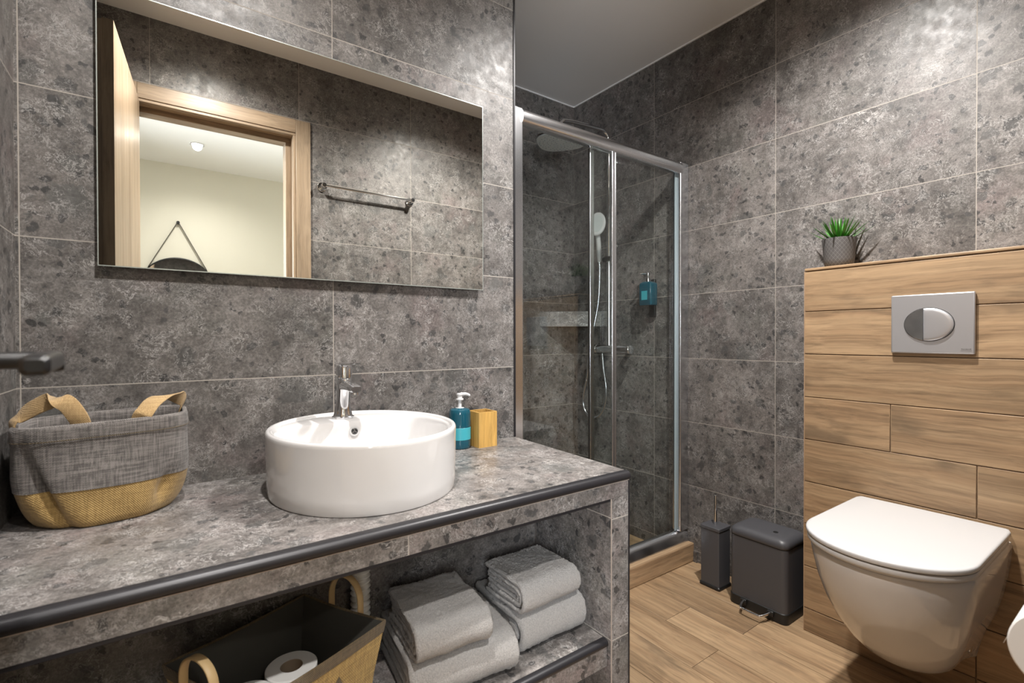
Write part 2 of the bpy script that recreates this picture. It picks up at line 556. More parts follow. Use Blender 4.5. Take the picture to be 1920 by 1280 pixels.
# corridor
struct(MB().box((-1.2, -3.52, 0), (2.4, -3.45, ZC)).build('wall_corridor', M['cream']))
struct(MB().box((-.9, -3.45, 0), (-.85, YF - .1, ZC)).build('wall_corridor', M['cream']))
struct(MB().box((1.95, -3.45, 0), (2.0, YF - .1, ZC)).build('wall_corridor', M['cream']))
wn = struct(MB().box((-.8495, -3.36, .83), (-.843, -2.60, 2.07)).build('added_window_1', plain('added_window_pane', (.75, .82, .9), .3)))  # unseen window, added to go with the corridor fill light
fm = MB()
for a, b in (((-3.40, .79), (-2.56, .83)), ((-3.40, 2.07), (-2.56, 2.11)), ((-3.40, .83), (-3.36, 2.07)), ((-2.60, .83), (-2.56, 2.07))):
    fm.box((-.8495, a[0], a[1]), (-.825, b[0], b[1]))
fm.build('added_window_frame', M['white_plastic'], wn)
wf = MB()
for a, b in (((-.85, YF - .11, 0), (DX0 - .02, YF - .1, ZC)), ((DX1, YF - .11, 0), (1.95, YF - .1, ZC)), ((DX0 - .02, YF - .11, DZ), (DX1, YF - .1, ZC))):
    wf.box(a, b)
struct(wf.build('wall_corridor', M['cream']))
# black corner profile at the end of the basin wall, cornice line
struct(MB().box((XE - .004, -.0035, .7186), (XE + .002, .004, ZC)).build('trim_1', M['black_trim']))
for a, b in (((XE, YS - .006, ZC - .006), (XR, YS, ZC)), ((XR - .006, YF, ZC - .006), (XR, YS, ZC))):
    struct(MB().box(a, b).build('trim_2', M['ceiling']))
# shower curb of wood-look tile
cb = MB()
cb.box((XE, .018, 0), (XR, .135, .088))
struct(cb.build('trim_3', M['wood_x'], bevel=.006, seg=3))
struct(MB().box((2.262, -.001, 0), (XR, .0175, .05)).build('trim_4', M['st_right']))

# wood-look wall that hides the cistern
XB, YB, ZB = 2.112, -.536, 1.302
bx = MB()
rows = [(.0, .0840), (.0840, .2360), (.2360, .3880), (.3880, .5400), (.5400, .6915), (.6915, .8430), (.8430, .9960), (.9960, 1.1480), (1.1480, 1.2900)]
joints = {5: [-.791], 4: [-.994], 1: [-.994], 2: [], 3: [-1.19], 6: [-1.21], 8: [], 7: [], 0: [-.994]}
for i, (za, zb) in enumerate(rows):
    ys = [YB] + joints[i] + [YF]
    for a, b in zip(ys, ys[1:]):
        bx.box((XB, a - .0012 if a != YB else a, za + .0014), (XB + .009, b + .0012, zb - .0014))
bx.box((XB + .0095, YB, .001), (XR, YB - .008, 1.2895))
struct(bx.build('wall_cistern', M['wood_box'], bevel=.0012, seg=2))
struct(MB().box((XB + .0055, YB - .001, 0), (XR - .001, YF, 1.2905)).build('wall_cistern', plain('brown_grout', (.33, .24, .16), .9)))
struct(MB().box((XB - .001, YB + .0015, 1.2915), (XR, YF, ZB)).build('trim_5', M['wood_box'], bevel=.003, seg=2))
struct(MB().box((XB - .0012, YB - .001, 0), (XB + .003, YB + .0015, 1.2915)).build('trim_6', plain('oak_edge', (.40, .27, .17), .5)))

# ------------------------------------------------------------------ door
DT = .045
hinge, free = Vector((.158, YF + .004, 0)), Vector((.1115, -.715, 0))
du = (free - hinge).normalized(); dn = Vector((du.y, -du.x, 0))       # dn points into the room (+x)


def dpt(s, n, z):
    p = hinge + du * s + dn * n
    return (p.x, p.y, z)


LEN = (free - hinge).length
lf = MB()
for (s0, s1, n0, n1) in ((0, LEN - .0, -.030, 0), (0, LEN - .013, -DT, -.030)):
    lf.loft([[dpt(s0, n0, z), dpt(s1, n0, z), dpt(s1, n1, z), dpt(s0, n1, z)] for z in (.008, 2.083)])
door = struct(lf.build('door_1', M['door_wood'], smooth=0))
eg = MB()
eg.loft([[dpt(LEN, -.0295, z), dpt(LEN + .0012, -.0295, z), dpt(LEN + .0012, -.0005, z), dpt(LEN, -.0005, z)] for z in (.008, 2.083)])
eg.loft([[dpt(LEN - .013, -DT, z), dpt(LEN - .012, -DT, z), dpt(LEN - .012, -.0305, z), dpt(LEN - .013, -.0305, z)] for z in (.008, 2.083)])
eg.build('shaded_edge_band', M['door_edge_shaded'], door, smooth=0)
hd = MB()
S = LEN - .068
hd.loft([[dpt(S + dx, n, 1.0385 + dz) for dx, dz in rrect(0, 0, .024, .0075, .004, 3)] for n in (.0, .008)])
hd.loft([[dpt(S + .0072 * math.cos(k * .3927), n, 1.0385 + .0072 * math.sin(k * .3927)) for k in range(16)] for n in (.008, .034)])
rings = []
for s, hz_, hn in ((S + .012, .004, .004), (S + .010, .0062, .007), (S + .004, .0072, .009), (S - .02, .0072, .009), (S - .07, .0072, .0085), (S - .118, .0068, .008), (S - .122, .004, .005)):
    rings.append([dpt(s, .041 + dx, 1.0385 + dz) for dx, dz in rrect(0, 0, hn, hz_, min(hn, hz_) * .6, 4)])
hd.loft(rings)
hdl = hd.build('door_handle', M['black'], door, bevel=0)
kb = MB()
rings = [[dpt(S + .010 + a, n, 1.0325 + b) for a, b in rrect(0, 0, .014 * k, .0045 * k, .004 * k, 4)] for n, k in ((.026, .8), (.030, 1), (.046, 1), (.050, .8))]
kb.loft(rings)
kb.build('lever_return', M['black'], hdl)

cs = MB()
for a, b in (((DX0 - .07, YF - .115, 0), (DX0, YF + .016, 2.157)), ((DX1, YF - .115, 0), (DX1 + .07, YF + .016, 2.157))):
    cs.box((a[0], YF, 0), (b[0], YF + .016, 2.157))
    cs.box((a[0], YF - .127, 0), (b[0], YF - .11, 2.157))
fr = struct(cs.build('trim_7', M['door_wood'], bevel=.002))
hd2 = MB().box((DX0, YF, DZ), (DX1, YF + .016, 2.157)).box((DX0, YF - .127, DZ), (DX1, YF - .11, 2.157))
struct(hd2.build('trim_8', M['door_wood_x'], bevel=.002))
jb = MB()
jb.box((DX1 - .013, YF - .11, 0), (DX1 - .0005, YF + .012, DZ - .013)).box((DX1 - .037, YF - .11, 0), (DX1 - .013, YF - .045, DZ - .037))
jb.box((DX0 - .0195, YF - .11, 0), (DX0 - .007, YF - .002, DZ - .013))
struct(jb.build('trim_9', M['door_wood'], bevel=.0015))
jb = MB()
jb.box((DX0, YF - .11, DZ - .013), (DX1 - .0005, YF + .012, DZ - .0005)).box((DX0, YF - .11, DZ - .037), (DX1 - .013, YF - .045, DZ - .013))
struct(jb.build('trim_10', M['door_wood_x'], bevel=.0015))

# ------------------------------------------------------------------ ceiling downlights
for i, ((lx, ly), p) in enumerate(LAMPS):
    lab = ['white ceiling downlight above the basin counter', 'white ceiling downlight in front of the toilet', 'white corridor downlight just outside the door', 'bright corridor ceiling spot seen in the wall mirror', 'white corridor downlight left of the bathroom door', 'white corridor downlight right of the bathroom door'][i]
    t = thing('ceiling_light', lab, 'light', (lx, ly, ZC), 'recessed ceiling spots')
    MB().lathe([(.045, -.001), (.046, -.006), (.036, -.007), (.034, -.003)], (lx, ly, ZC), 32, cap1=False).build('bezel', M['white_plastic'], t)
    MB().lathe([(.033, -.0005), (.033, -.0025)], (lx, ly, ZC), 32).build('lens', M['bulb'], t)

# ------------------------------------------------------------------ vanity
ZT = .7186
van = thing('vanity_counter', 'long counter of dark grey stone tile with open shelf below and black edge profiles', 'vanity', (.6, -.26, 0))


def xr(y): return 1.2125 + .036 * y        # right end runs slightly off square


slab = MB()
slab.loft([[(.0, -.516, z), (xr(-.516), -.516, z), (xr(0), 0, z), (0, 0, z)] for z in (.700, ZT)])
slab.build('countertop', M['st_top'], van, smooth=0)
MB().box((0, -.505, .656), (1.19, -.0, .6995)).build('substructure', M['st_plain'], van, smooth=0)
ap = MB().box((0, -.520, .6605), (xr(-.52) - .001, -.506, .6975))
ap.build('apron', M['st_apron'], van, smooth=0)
tr = MB()
prof = [(-.505, .6985), (-.519, .6985), (-.5235, .701), (-.5255, .7055), (-.525, .7110), (-.5225, .7155), (-.5185, .7182), (-.514, .7192), (-.505, .7190)]
tr.loft([[(x, y, z) for y, z in prof] for x in (0.0, xr(-.52) + .001)])
tr.build('edge_trim', M['black_trim'], van)
MB().box((0, -.5205, .6967), (xr(-.52), -.5055, .6981)).build('grout_line', M['beige_trim'], van, smooth=0)
MB().box((0, -.5195, .6535), (1.127, -.503, .6603)).build('bottom_trim', M['black_trim'], van, bevel=.001)
pn = MB().box((1.131, -.520, 0), (xr(-.52) - .003, -.001, .6600), (1, 0, 0))
pn.build('side_panel', [M['st_panel'], M['st_panel_y']], van, smooth=0)
MB().box((1.1290, -.5205, 0), (1.131, -.5185, .6595)).build('corner_trim', M['beige_trim'], van, smooth=0)
MB().box((1.1290, -.5180, 0), (1.1308, -.22, .6595)).build('inner_lining', M['st_panel_y'], van, smooth=0)
MB().box((xr(-.52) - .0028, -.5212, 0), (xr(-.52) + .0015, -.512, .6965)).build('corner_profile', M['black_trim'], van, smooth=0)
MB().box((.0, -.22, 0), (1.1265, -.20, .6555)).build('back_panel', M['st_back'], van, smooth=0)
MB().box((.0, -.502, .292), (1.1265, -.2205, .3085)).build('shelf', M['st_top'], van, smooth=0)
MB().box((.0, -.508, .243), (1.1265, -.490, .2915)).build('shelf_front', M['st_apron'], van, smooth=0)
tr = MB()
prof = [(-.495, .2915), (-.507, .2918), (-.5115, .294), (-.5132, .299), (-.5125, .304), (-.509, .3078), (-.503, .3098), (-.495, .3096)]
tr.loft([[(x, y, z) for y, z in prof] for x in (0.0, 1.1262)])
tr.build('shelf_trim', M['black_trim'], van)

# white corrugated drain hose under the basin
pts = bez([(.600, -.250, .6535), (.598, -.250, .60), (.598, -.250, .52), (.598, -.249, .42), (.597, -.249, .3115)], 40)
MBh = MB().tube(pts, [.019 + .0035 * math.sin(i * 1.25) for i in range(len(pts))], 16)
tag(MBh.build('drain_hose', M['hose']), 'white corrugated drain hose behind the storage basket under the counter', 'hose')

# ------------------------------------------------------------------ basin
BX, BY, BA, BB, BH = .614, -.2335, .205, .2305, .139
bas = thing('wash_basin', 'white oval ceramic vessel basin standing on the stone counter', 'basin', (BX, BY, ZT))


def basin():
    N = 128
    cyi = -.262
    m = MB()
    T = [2 * math.pi * i / N for i in range(N)]

    def ell(k, z, ins=0.0):
        return [(BX + (BA * k - ins) * math.cos(t), BY + (BB * k - ins) * math.sin(t), ZT + .0003 + z) for t in T]

    rings = [ell(.955, 0), ell(.975, .001), ell(.985, .006), ell(.990, .03), ell(.997, .09), ell(1, .128), ell(1, BH - .006), ell(1, BH - .0022, .0012), ell(1, BH, .004), ell(1, BH, .008), ell(1, BH - .0012, .0108), ell(1, BH - .004, .0125), ell(1, BH - .006, .014)]
    inner = []
    for t in T:
        c, s = math.cos(t), math.sin(t)
        lo = Vector((BX, cyi))
        # distance from (BX,cyi) to the inset ellipse
        a, b = BA - .0165, BB - .0165
        dy = cyi - BY
        A = (c / a) ** 2 + (s / b) ** 2; Bq = 2 * dy * s / b ** 2; Cq = (dy / b) ** 2 - 1
        r = (-Bq + math.sqrt(Bq * Bq - 4 * A * Cq)) / (2 * A)
        yd = .128                               # deck edge behind the bowl
        if s > .05:
            r2 = (yd + .012 * c * c) / s
            r = -math.log(math.exp(-r * 60) + math.exp(-r2 * 60)) / 60
        inner.append((c, s, r))
    for k, z in ((1, BH - .0065), (.985, BH - .0085), (.972, BH - .014), (.955, BH - .030), (.92, .072), (.86, .048), (.74, .030), (.55, .020), (.30, .0155), (.10, .014)):
        rings.append([(BX + c * r * k, cyi + s * r * k, ZT + z) for c, s, r in inner])
    m.loft(rings)
    return m


basin().build('bowl', M['ceramic'], bas, smooth=50)
OV = Vector((.6205, -.1405, .8255)); on = Vector((0, -1, .28)).normalized()
e1 = Vector((1, 0, 0)); e2 = on.cross(e1).normalized()


def disc(m, c, prof, n=28, e1=e1, e2=e2, on=on):
    m.loft([[c + e1 * (r * math.cos(2 * math.pi * k / n)) + e2 * (r * math.sin(2 * math.pi * k / n)) + on * h for k in range(n)] for r, h in prof])
    return m


dm = MB(); disc(dm, OV, [(.0125, -.006), (.0125, .001), (.0115, .0026), (.0085, .0026), (.0078, .0012), (.0078, -.004)])
ring = dm.build('overflow_ring', plain('bright_metal', (.72, .72, .73), .3, .5), bas)
dm = MB(); disc(dm, OV, [(.0079, -.001), (.0079, .0004)]); dm.build('overflow_opening', M['seam'], ring)
dm = MB()
for k in range(3):
    a = math.radians(90 + 120 * k); d = e1 * math.cos(a) + e2 * math.sin(a); w = e1 * -math.sin(a) + e2 * math.cos(a)
    dm.loft([[OV + w * x * .0012 + on * h for x, h in ((-1, .0003), (1, .0003), (1, .0016), (-1, .0016))], [OV + d * .0085 + w * x * .0012 + on * h for x, h in ((-1, .0003), (1, .0003), (1, .0016), (-1, .0016))]])
dm.build('overflow_spokes', M['chrome'], ring)
MB().lathe([(.026, .0135), (.026, .0165), (.022, .018), (.004, .0195)], (BX, -.262, ZT), 32).build('drain_plug', M['chrome'], bas)

# faucet
ZD = ZT + BH - .006
FX, FY = .612, -.076
fau = thing('basin_faucet', 'chrome single-lever faucet on the rim of the white basin', 'faucet', (FX, FY, ZD))
MB().lathe([(.0255, 0), (.0255, .0035), (.0235, .005), (.0225, .0055)], (FX, FY, ZD), 40).build('base_ring', M['chrome'], fau)
rings = []
for z, rx, ry, oy in ((.0045, .0225, .0225, 0), (.010, .0205, .0205, 0), (.022, .0178, .018, -.001), (.04, .0158, .0165, -.003), (.058, .0150, .0165, -.006), (.072, .0155, .019, -.0085), (.083, .0165, .022, -.011), (.0905, .0165, .0215, -.011), (.0925, .0150, .020, -.011)):
    rings.append([(FX + rx * math.cos(2 * math.pi * k / 32), FY + oy + ry * math.sin(2 * math.pi * k / 32), ZD + z) for k in range(32)])
MB().loft(rings).build('body', M['chrome'], fau)
rings = []
for y, z, w, h in ((-.012, .076, .0135, .012), (-.04, .0775, .0135, .0105), (-.075, .0765, .0130, .0085), (-.098, .0745, .0125, .0075), (-.104, .074, .0105, .0055)):
    rings.append([(FX + a, FY + y, ZD + z + b) for a, b in rrect(0, 0, w, h, min(w, h) * .75, 5)])
MB().loft(rings).build('spout', M['chrome'], fau)
MB().lathe([(.010, -.005), (.010, 0)], (FX, FY - .089, ZD + .0665), 20).build('aerator', M['alu'], fau)
cp = MB().lathe([(.0175, .0935), (.0185, .0945), (.0185, .117), (.0165, .122), (.010, .126), (.003, .127)], (FX, FY - .011, ZD), 36)
cap = cp.build('lever_cap', M['chrome'], fau)
rings = []
for y, z, w, h in ((.006, .1255, .011, .0035), (-.03, .126, .0115, .003), (-.065, .1275, .010, .0022), (-.098, .1300, .0085, .0018), (-.102, .1304, .006, .001)):
    rings.append([(FX + a, FY - .011 + y, ZD + z + b) for a, b in rrect(0, 0, w, h, h * .8, 3)])
MB().loft(rings).build('lever', M['chrome'], cap)

fau.scale = (1.09, 1.06, 1.11)

# ------------------------------------------------------------------ soap bottle and bamboo cup on the counter
CX, CY = .978, -.0365
sp = thing('soap_dispenser', 'teal pump bottle of hand soap standing on the counter beside the bamboo cup', 'soap dispenser', (CX, CY, ZT))
MB().lathe([(.028, 0), (.031, .002), (.0325, .006), (.033, .02), (.033, .105), (.0325, .112), (.030, .118), (.024, .1215), (.014, .1225), (.0125, .1235)], (CX, CY, ZT), 40).build('bottle', M['teal'], sp)
MB().lathe([(.0333, .028), (.0337, .0285), (.0337, .0645), (.0333, .065)], (CX, CY, ZT), 40, cap0=False, cap1=False).build('paper_label', M['teal_label'], sp)
pump = MB().lathe([(.0135, .122), (.0135, .124), (.0055, .1245), (.0052, .147), (.0115, .1475), (.0115, .1515), (.0075, .1525), (.0075, .161), (.0095, .1625), (.0095, .1665), (.007, .168)], (CX, CY, ZT), 28).build('pump', M['white_plastic'], sp)
MB().tube([(CX + .002, CY - .001, ZT + .1645), (CX + .018, CY - .006, ZT + .165), (CX + .026, CY - .009, ZT + .162), (CX + .029, CY - .010, ZT + .159)], [.0055, .0048, .0042, .0036], 12).build('nozzle', M['white_plastic'], pump)

cu = MB()
cx, cy, s, h = 1.0535, -.0465, .0335, .1085
cu.loft([[(cx + a * k, cy + b * k, ZT + z) for a, b in rrect(0, 0, s, s, .0015, 2)] for k, z in ((1, 0), (1, h), (.84, h), (.84, .008))])
tag(cu.build('toothbrush_cup', M['bamboo'], smooth=20), 'square bamboo tumbler standing on the counter beside the teal soap bottle', 'cup')

# ------------------------------------------------------------------ fabric basket on the counter
KX, KY = .140, -.113
bk = thing('fabric_basket', 'grey and mustard fabric basket with two tan strap handles beside the left wall', 'basket', (KX, KY, ZT))


def sup(t, a, b, n):
    c, s = math.cos(t), math.sin(t)
    return (a * abs(c) ** (2 / n) * (1 if c >= 0 else -1), b * abs(s) ** (2 / n) * (1 if s >= 0 else -1))


def bring(z, ins=0.0):
    """outline of the basket at height z above the counter"""
    N = 120
    f = min(max(z / .187, 0), 1)
    out = []
    for i in range(N):
        t = 2 * math.pi * i / N
        a = .112 + .0215 * math.sin(min(f / .5, 1) * math.pi / 2) - .006 * max(0, f - .5) / .5; b = .103 - .015 * f ** .8; n = 2.05 + 1.8 * f
        k = 1.0
        if z < .03: k = .90 + .10 * math.sqrt(max(0, 1 - (1 - z / .03) ** 2))
        x, y = sup(t, a * k - ins, b * k - ins, n)
        x += .006; y += .008 * (1 - f)
        deg = math.degrees(t)
        mid = math.exp(-((f - .42) / .26) ** 2)
        d = .0
        d -= .019 * math.exp(-((deg - 222 - 22 * (1 - f)) / 7) ** 2) * math.exp(-((f - .36) / .36) ** 2)       # fold in the front left
        d -= .015 * math.exp(-((deg - 312) / 9) ** 2) * math.exp(-((f - .28) / .16) ** 2)                     # dent near the right end
        d += .006 * math.exp(-((deg - 270) / 24) ** 2) * mid
        d += .004 * noise.noise(Vector((math.cos(t) * 2.2, math.sin(t) * 2.2, z * 16)))* (1 - f * .7)
        r = math.hypot(x, y) or 1
        out.append((KX + x * (1 + d / r), KY + y * (1 + d / r), ZT + z + (.004 * (x / .13) * f)))  # rim rises a little to the right
    return out


ZB1 = .071
seamz = lambda p: p
low = [bring(z) for z in (.0, .002, .006, .012, .02, .03, .04, .05, .06, ZB1)]
MB().loft(low, cap1=False).build('lower_body', M['tan_cloth'], bk, smooth=80)
up = [bring(z, -.0012 if z < .075 else -.0006) for z in (ZB1 - .001, .075, .085, .095, .11, .125, .14, .150)]
up += [bring(z, i) for z, i in ((.155, -.0015), (.165, -.003), (.180, -.003), (.186, -.002), (.188, .001), (.186, .0055), (.17, .006), (.13, .007), (.08, .007), (.04, .007), (.012, .012))]
MB().loft(up, cap0=False).build('upper_body', M['grey_cloth'], bk, smooth=80)
MB().loft([bring(.1605, -.0036), bring(.1612, -.0040), bring(.1620, -.0036)], cap0=False, cap1=False).build('hem_stitch', M['rim'], bk, smooth=80)
hA = bez([(.022, -.150, ZT + .168), (.021, -.149, ZT + .190), (.030, -.148, ZT + .200), (.052, -.163, ZT + .217), (.078, -.178, ZT + .2295), (.096, -.190, ZT + .2235), (.110, -.1955, ZT + .202), (.1155, -.1935, ZT + .186), (.1165, -.187, ZT + .160)], 8)
hB = bez([(.200, -.187, ZT + .160), (.201, -.1935, ZT + .186), (.207, -.195, ZT + .198), (.219, -.180, ZT + .2145), (.236, -.156, ZT + .2225), (.255, -.118, ZT + .2185), (.268, -.092, ZT + .2095), (.269, -.084, ZT + .199), (.265, -.084, ZT + .187), (.259, -.086, ZT + .165)], 8)
for pts, ax in ((hA, (.75, -.35, .35)), (hB, (.9, .25, .35))):
    m = MB()
    rings = []
    P = pts
    for i, p in enumerate(P):
        t_ = (P[min(i + 1, len(P) - 1)] - P[max(i - 1, 0)]).normalized()
        f = i / (len(P) - 1)
        # the strap's width axis swings from one rim side to the other
        if pts is hA: w = Vector((.25, -.95, 0)).lerp(Vector((.99, -.15, 0)), min(1, f * 1.5))
        else: w = Vector((.99, -.05, 0)).lerp(Vector((.1, .98, .1)), max(0, min(1, (f - .25) * 1.6)))
        w = (w - t_ * w.dot(t_)).normalized()
        u = t_.cross(w)
        rings.append([p + w * (.0145 * a) + u * (.0014 * b) for a, b in ((-1, -.5), (-.92, -1), (.92, -1), (1, -.5), (1, .5), (.92, 1), (-.92, 1), (-1, .5))])
    m.loft(rings)
    m.build('handle', M['strap'], bk, smooth=60)

# ------------------------------------------------------------------ storage basket on the shelf with two rolls
ZS = .3098
A_, B_, C_ = Vector((.230, -.327)), Vector((.484, -.2235)), Vector((.593, -.423))
D_ = A_ + C_ - B_
SBc = (A_ + C_) / 2
sb = thing('storage_basket', 'open yellow jute basket with dark lining on the shelf under the counter', 'basket', (SBc.x, SBc.y, ZS))


def sq(k, z, ins=0.0):
    out = []
    cor = [A_, D_, C_, B_]
    for i in range(4):
        p, q = cor[i], cor[(i + 1) % 4]
        for j in range(10):
            f = j / 10
            w = p.lerp(q, f)
            d = (w - SBc)
            w = SBc + d * (k - ins / d.length)
            sag = .0
            out.append((w.x, w.y, z - (.004 * math.sin(math.pi * f) if z > .45 else 0)))
    return out


ZR = .500
MB().loft([sq(.79, ZS + .0006), sq(.805, ZS + .006), sq(.87, .40), sq(.965, ZR - .022)], cap1=False).build('body', M['jute'], sb, smooth=30)
MB().loft([sq(.966, ZR - .024, -.001), sq(.99, ZR - .004, -.001), sq(.995, ZR, .001), sq(.985, ZR - .004, .003)], cap0=False, cap1=False).build('rim_band', M['rim'], sb, smooth=30)
MB().loft([sq(.985, ZR - .003, .003), sq(.96, ZR - .022, .005), sq(.865, .40, .006), sq(.80, ZS + .008, .006)], cap0=False).build('lining', M['lining'], sb, smooth=30)
for p, q, up_ in ((A_, D_, .047), (B_, C_, .060)):
    mid, ax = (p + q) / 2, (q - p).normalized()
    out = (mid - SBc).normalized() * .006
    pts = [(mid.x + out.x + ax.x * w, mid.y + out.y + ax.y * w, z) for w, z in [(-.040, ZR - .045), (-.040, ZR + up_ * .2)] + [(-.040 * math.cos(math.radians(a)), ZR + up_ * .2 + up_ * .8 * math.sin(math.radians(a))) for a in range(10, 180, 10)] + [(.040, ZR + up_ * .2), (.040, ZR - .045)]]
    nn = (out.x * 166, out.y * 166, 0)
    MB().tube(pts, .004, flat=(.014, .004, nn)).build('handle', M['handle_wood'], sb, smooth=60)
# dark diamond on the outer face
mid = (C_ * .62 + D_ * .38); ax = (C_ - D_).normalized(); out = (mid - SBc).normalized()
k0 = .93
dia = MB()
pts = []
for w, dz in ((0, .050), (.028, 0), (0, -.050), (-.028, 0)):
    z = .396 + dz; k = .87 + (.965 - .87) * (z - .40) / (ZR - .022 - .40)
    c2 = SBc + (mid - SBc) * (k + .012) + ax * w
    pts.append((c2.x, c2.y, z))
dia.loft([pts, [(x - out.x * .0015, y - out.y * .0015, z) for x, y, z in pts]])
dia.build('diamond_patch', M['rim'], sb, smooth=0)


def roll(name, c, r, h, axis='z', label='', parent=None, group=None):
    t = thing(name, label, 'toilet paper', c, group)
    MB().lathe([(.0205, 0), (r - .002, 0), (r, .002), (r, h - .002), (r - .002, h), (.0205, h), (.0205, 0)], c, 48, axis, False, False).build('paper', M['paper'], t, smooth=40)
    MB().lathe([(.0205, .0008), (.0205, h - .0008), (.0195, h - .0008), (.0195, .0008), (.0205, .0008)], c, 32, axis, False, False).build('core', M['card'], t, smooth=40)
    return t


roll('toilet_paper_roll', (.436, -.331, ZS + .0104), .047, .099, label='white toilet roll standing in the storage basket, nearest its back corner', group='spare toilet rolls')
roll('toilet_paper_roll', (.352, -.376, ZS + .0104), .047, .099, label='white toilet roll in the storage basket beside its near handle, mostly cut off', group='spare toilet rolls')


# ------------------------------------------------------------------ towels on the shelf
def towel(label, cx, cy, w, d, z0, h, rot, layers, name, seed):
    m = MB()
    n_u = layers
    t = h / (2 * n_u)
    co, si = math.cos(math.radians(rot)), math.sin(math.radians(rot))
    NW = 80
    for u in range(n_u):
        z_lo, z_hi = t * u + t * .04, h - t * u - t * .04       # outer faces of this fold
        R = (z_hi - z_lo) / 2
        front = -d / 2 + u * t * 1.15
        back = d / 2 - (u % 2) * .006 - u * .003
        outer, inner = [], []
        K = 46
        for k in range(K + 1): outer.append((back + (front + R - back) * k / K, z_lo))
        for k in range(1, 16):
            a = math.radians(-90 - 180 * k / 16); outer.append((front + R + R * math.cos(a), z_lo + R + R * math.sin(a)))
        for k in range(K + 1): outer.append((front + R + (back - front - R) * k / K, z_hi))
        ri = max(R - t * .93, .0006)
        for k in range(K + 1): inner.append((back + (front + R - back) * k / K, z_lo + R - ri))
        for k in range(1, 16):
            a = math.radians(-90 - 180 * k / 16); inner.append((front + R + ri * math.cos(a), z_lo + R + ri * math.sin(a)))
        for k in range(K + 1): inner.append((front + R + (back - front - R) * k / K, z_lo + R + ri))
        sec = outer + inner[::-1]
        cen = sum(p[0] for p in sec) / len(sec)
        rings = []
        no = len(outer)
        for i in range(NW + 1):
            f = i / NW
            edge = min(f, 1 - f) * NW
            sh = t * .30 * (1 - min(1, edge / 1.6)) ** 2
            x = (f - .5) * (w - u * .004)
            ring = []
            for j, (yy, zz) in enumerate(sec):
                mate = sec[len(sec) - 1 - j]
                dy, dz = mate[0] - yy, mate[1] - zz
                L = math.hypot(dy, dz) or 1
                yy2, zz2 = yy + dy / L * sh, zz + dz / L * sh
                q = Vector((x * 16 + seed * 3, yy2 * 16, zz2 * 16 + u * 2))
                nz = noise.noise(q) * .0035 + noise.noise(q * 4) * .0012 + noise.noise(q * 16) * .0013
                nx = noise.noise(q + Vector((9, 3, 5))) * .004 + noise.noise(q * 14 + Vector((9, 3, 5))) * .0016
                nz += random.gauss(0, .0006); nx += random.gauss(0, .0006)
                zz3 = max(zz2 + nz * (1 if zz2 > .006 else .1), .0004)
                xx = x + nx
                ring.append((cx + xx * co - (yy2 + nz * .5) * si, cy + xx * si + (yy2 + nz * .5) * co, z0 + zz3))
            rings.append(ring)
        m.loft(rings)
    o = m.build(name, M['towel'], smooth=180)
    return tag(o, label, 'towel')


towel('folded white bath towel at the bottom of the stack beside the storage basket', .766, -.354, .248, .240, ZS + .0004, .094, -6, 2, 'bath_towel', 1)
towel('folded white bath towel at the bottom of the stack beside the right panel', 1.012, -.346, .204, .216, ZS + .0006, .094, 0, 2, 'bath_towel', 5)
towel('small folded white towel on top of the stack beside the storage basket', .728, -.384, .168, .200, ZS + .0975, .076, -5, 3, 'hand_towel', 9)
towel('small folded white towel on top of the stack beside the right panel', .998, -.374, .180, .168, ZS + .0975, .074, 1, 3, 'hand_towel', 13)

# ------------------------------------------------------------------ wall mirror
mi = thing('wall_mirror', 'large frameless rectangular mirror on the stone wall above the basin', 'mirror', (.603, 0, 1.5))
X0, X1, Z0, Z1 = .1255, 1.0765, 1.2095, 1.7985
MB().box((X0 + .006, -.012, Z0 + .006), (X1 - .006, -.0005, Z1 - .006)).build('backing', M['mirror_back'], mi, smooth=0)
MB().box((X0 + .002, -.0171, Z0 + .002), (X1 - .002, -.0122, Z1 - .002)).build('mirror_glass', M['mirror'], mi, smooth=0)
ed = MB()
for a, b in (((X0, Z0), (X1, Z0 + .002)), ((X0, Z1 - .002), (X1, Z1)), ((X0, Z0 + .002), (X0 + .002, Z1 - .002)), ((X1 - .002, Z0 + .002), (X1, Z1 - .002))):
    ed.box((a[0], -.0170, a[1]), (b[0], -.012, b[1]))
ed.build('polished_edge', M['mirror_edge'], mi, smooth=0)

# ------------------------------------------------------------------ shower
YD = .075
sh = thing('shower_enclosure', 'sliding glass shower screen with polished aluminium frame', 'shower screen', (1.74, YD, .088))
ZRB, ZRT = .088, 1.875
MB().loft([[(x, YD - .012 + a, ZRT - .026 + b) for a, b in rrect(0, 0, .024, .026, .019, 6)] for x in (1.283, 2.213)]).build('top_rail', M['alu'], sh)
MB().loft([[(x, YD - .002 + a, ZRB + .0275 + b) for a, b in [(-.028, -.027), (.028, -.027), (.028, .012), (.020, .024), (.006, .027), (-.008, .024), (-.022, .008)]] for x in (1.216, 2.268)]).build('bottom_rail', M['alu'], sh, smooth=40)
for a, b in ((XE + .001, 1.288), (2.208, XR - .001)):
    MB().box((a, YD - .026, ZRB + .055 if a > 2 else ZRB + .055), (b, YD + .018, ZRT + .004)).build('wall_post', M['alu'], sh, bevel=.004, seg=3)
for nm, xa, xb, yy, st in (('fixed_panel', 1.655, 2.213, YD + .004, 1.655), ('sliding_panel', 1.285, 1.764, YD - .019, 1.755)):
    pan = MB().box((xa, yy - .003, ZRB + .056), (xb, yy + .003, ZRT - .050)).build(nm, M['glass'], sh, smooth=0)
pA = [o for o in sh.children if o.name.startswith('fixed_panel')][0]
pB = [o for o in sh.children if o.name.startswith('sliding_panel')][0]
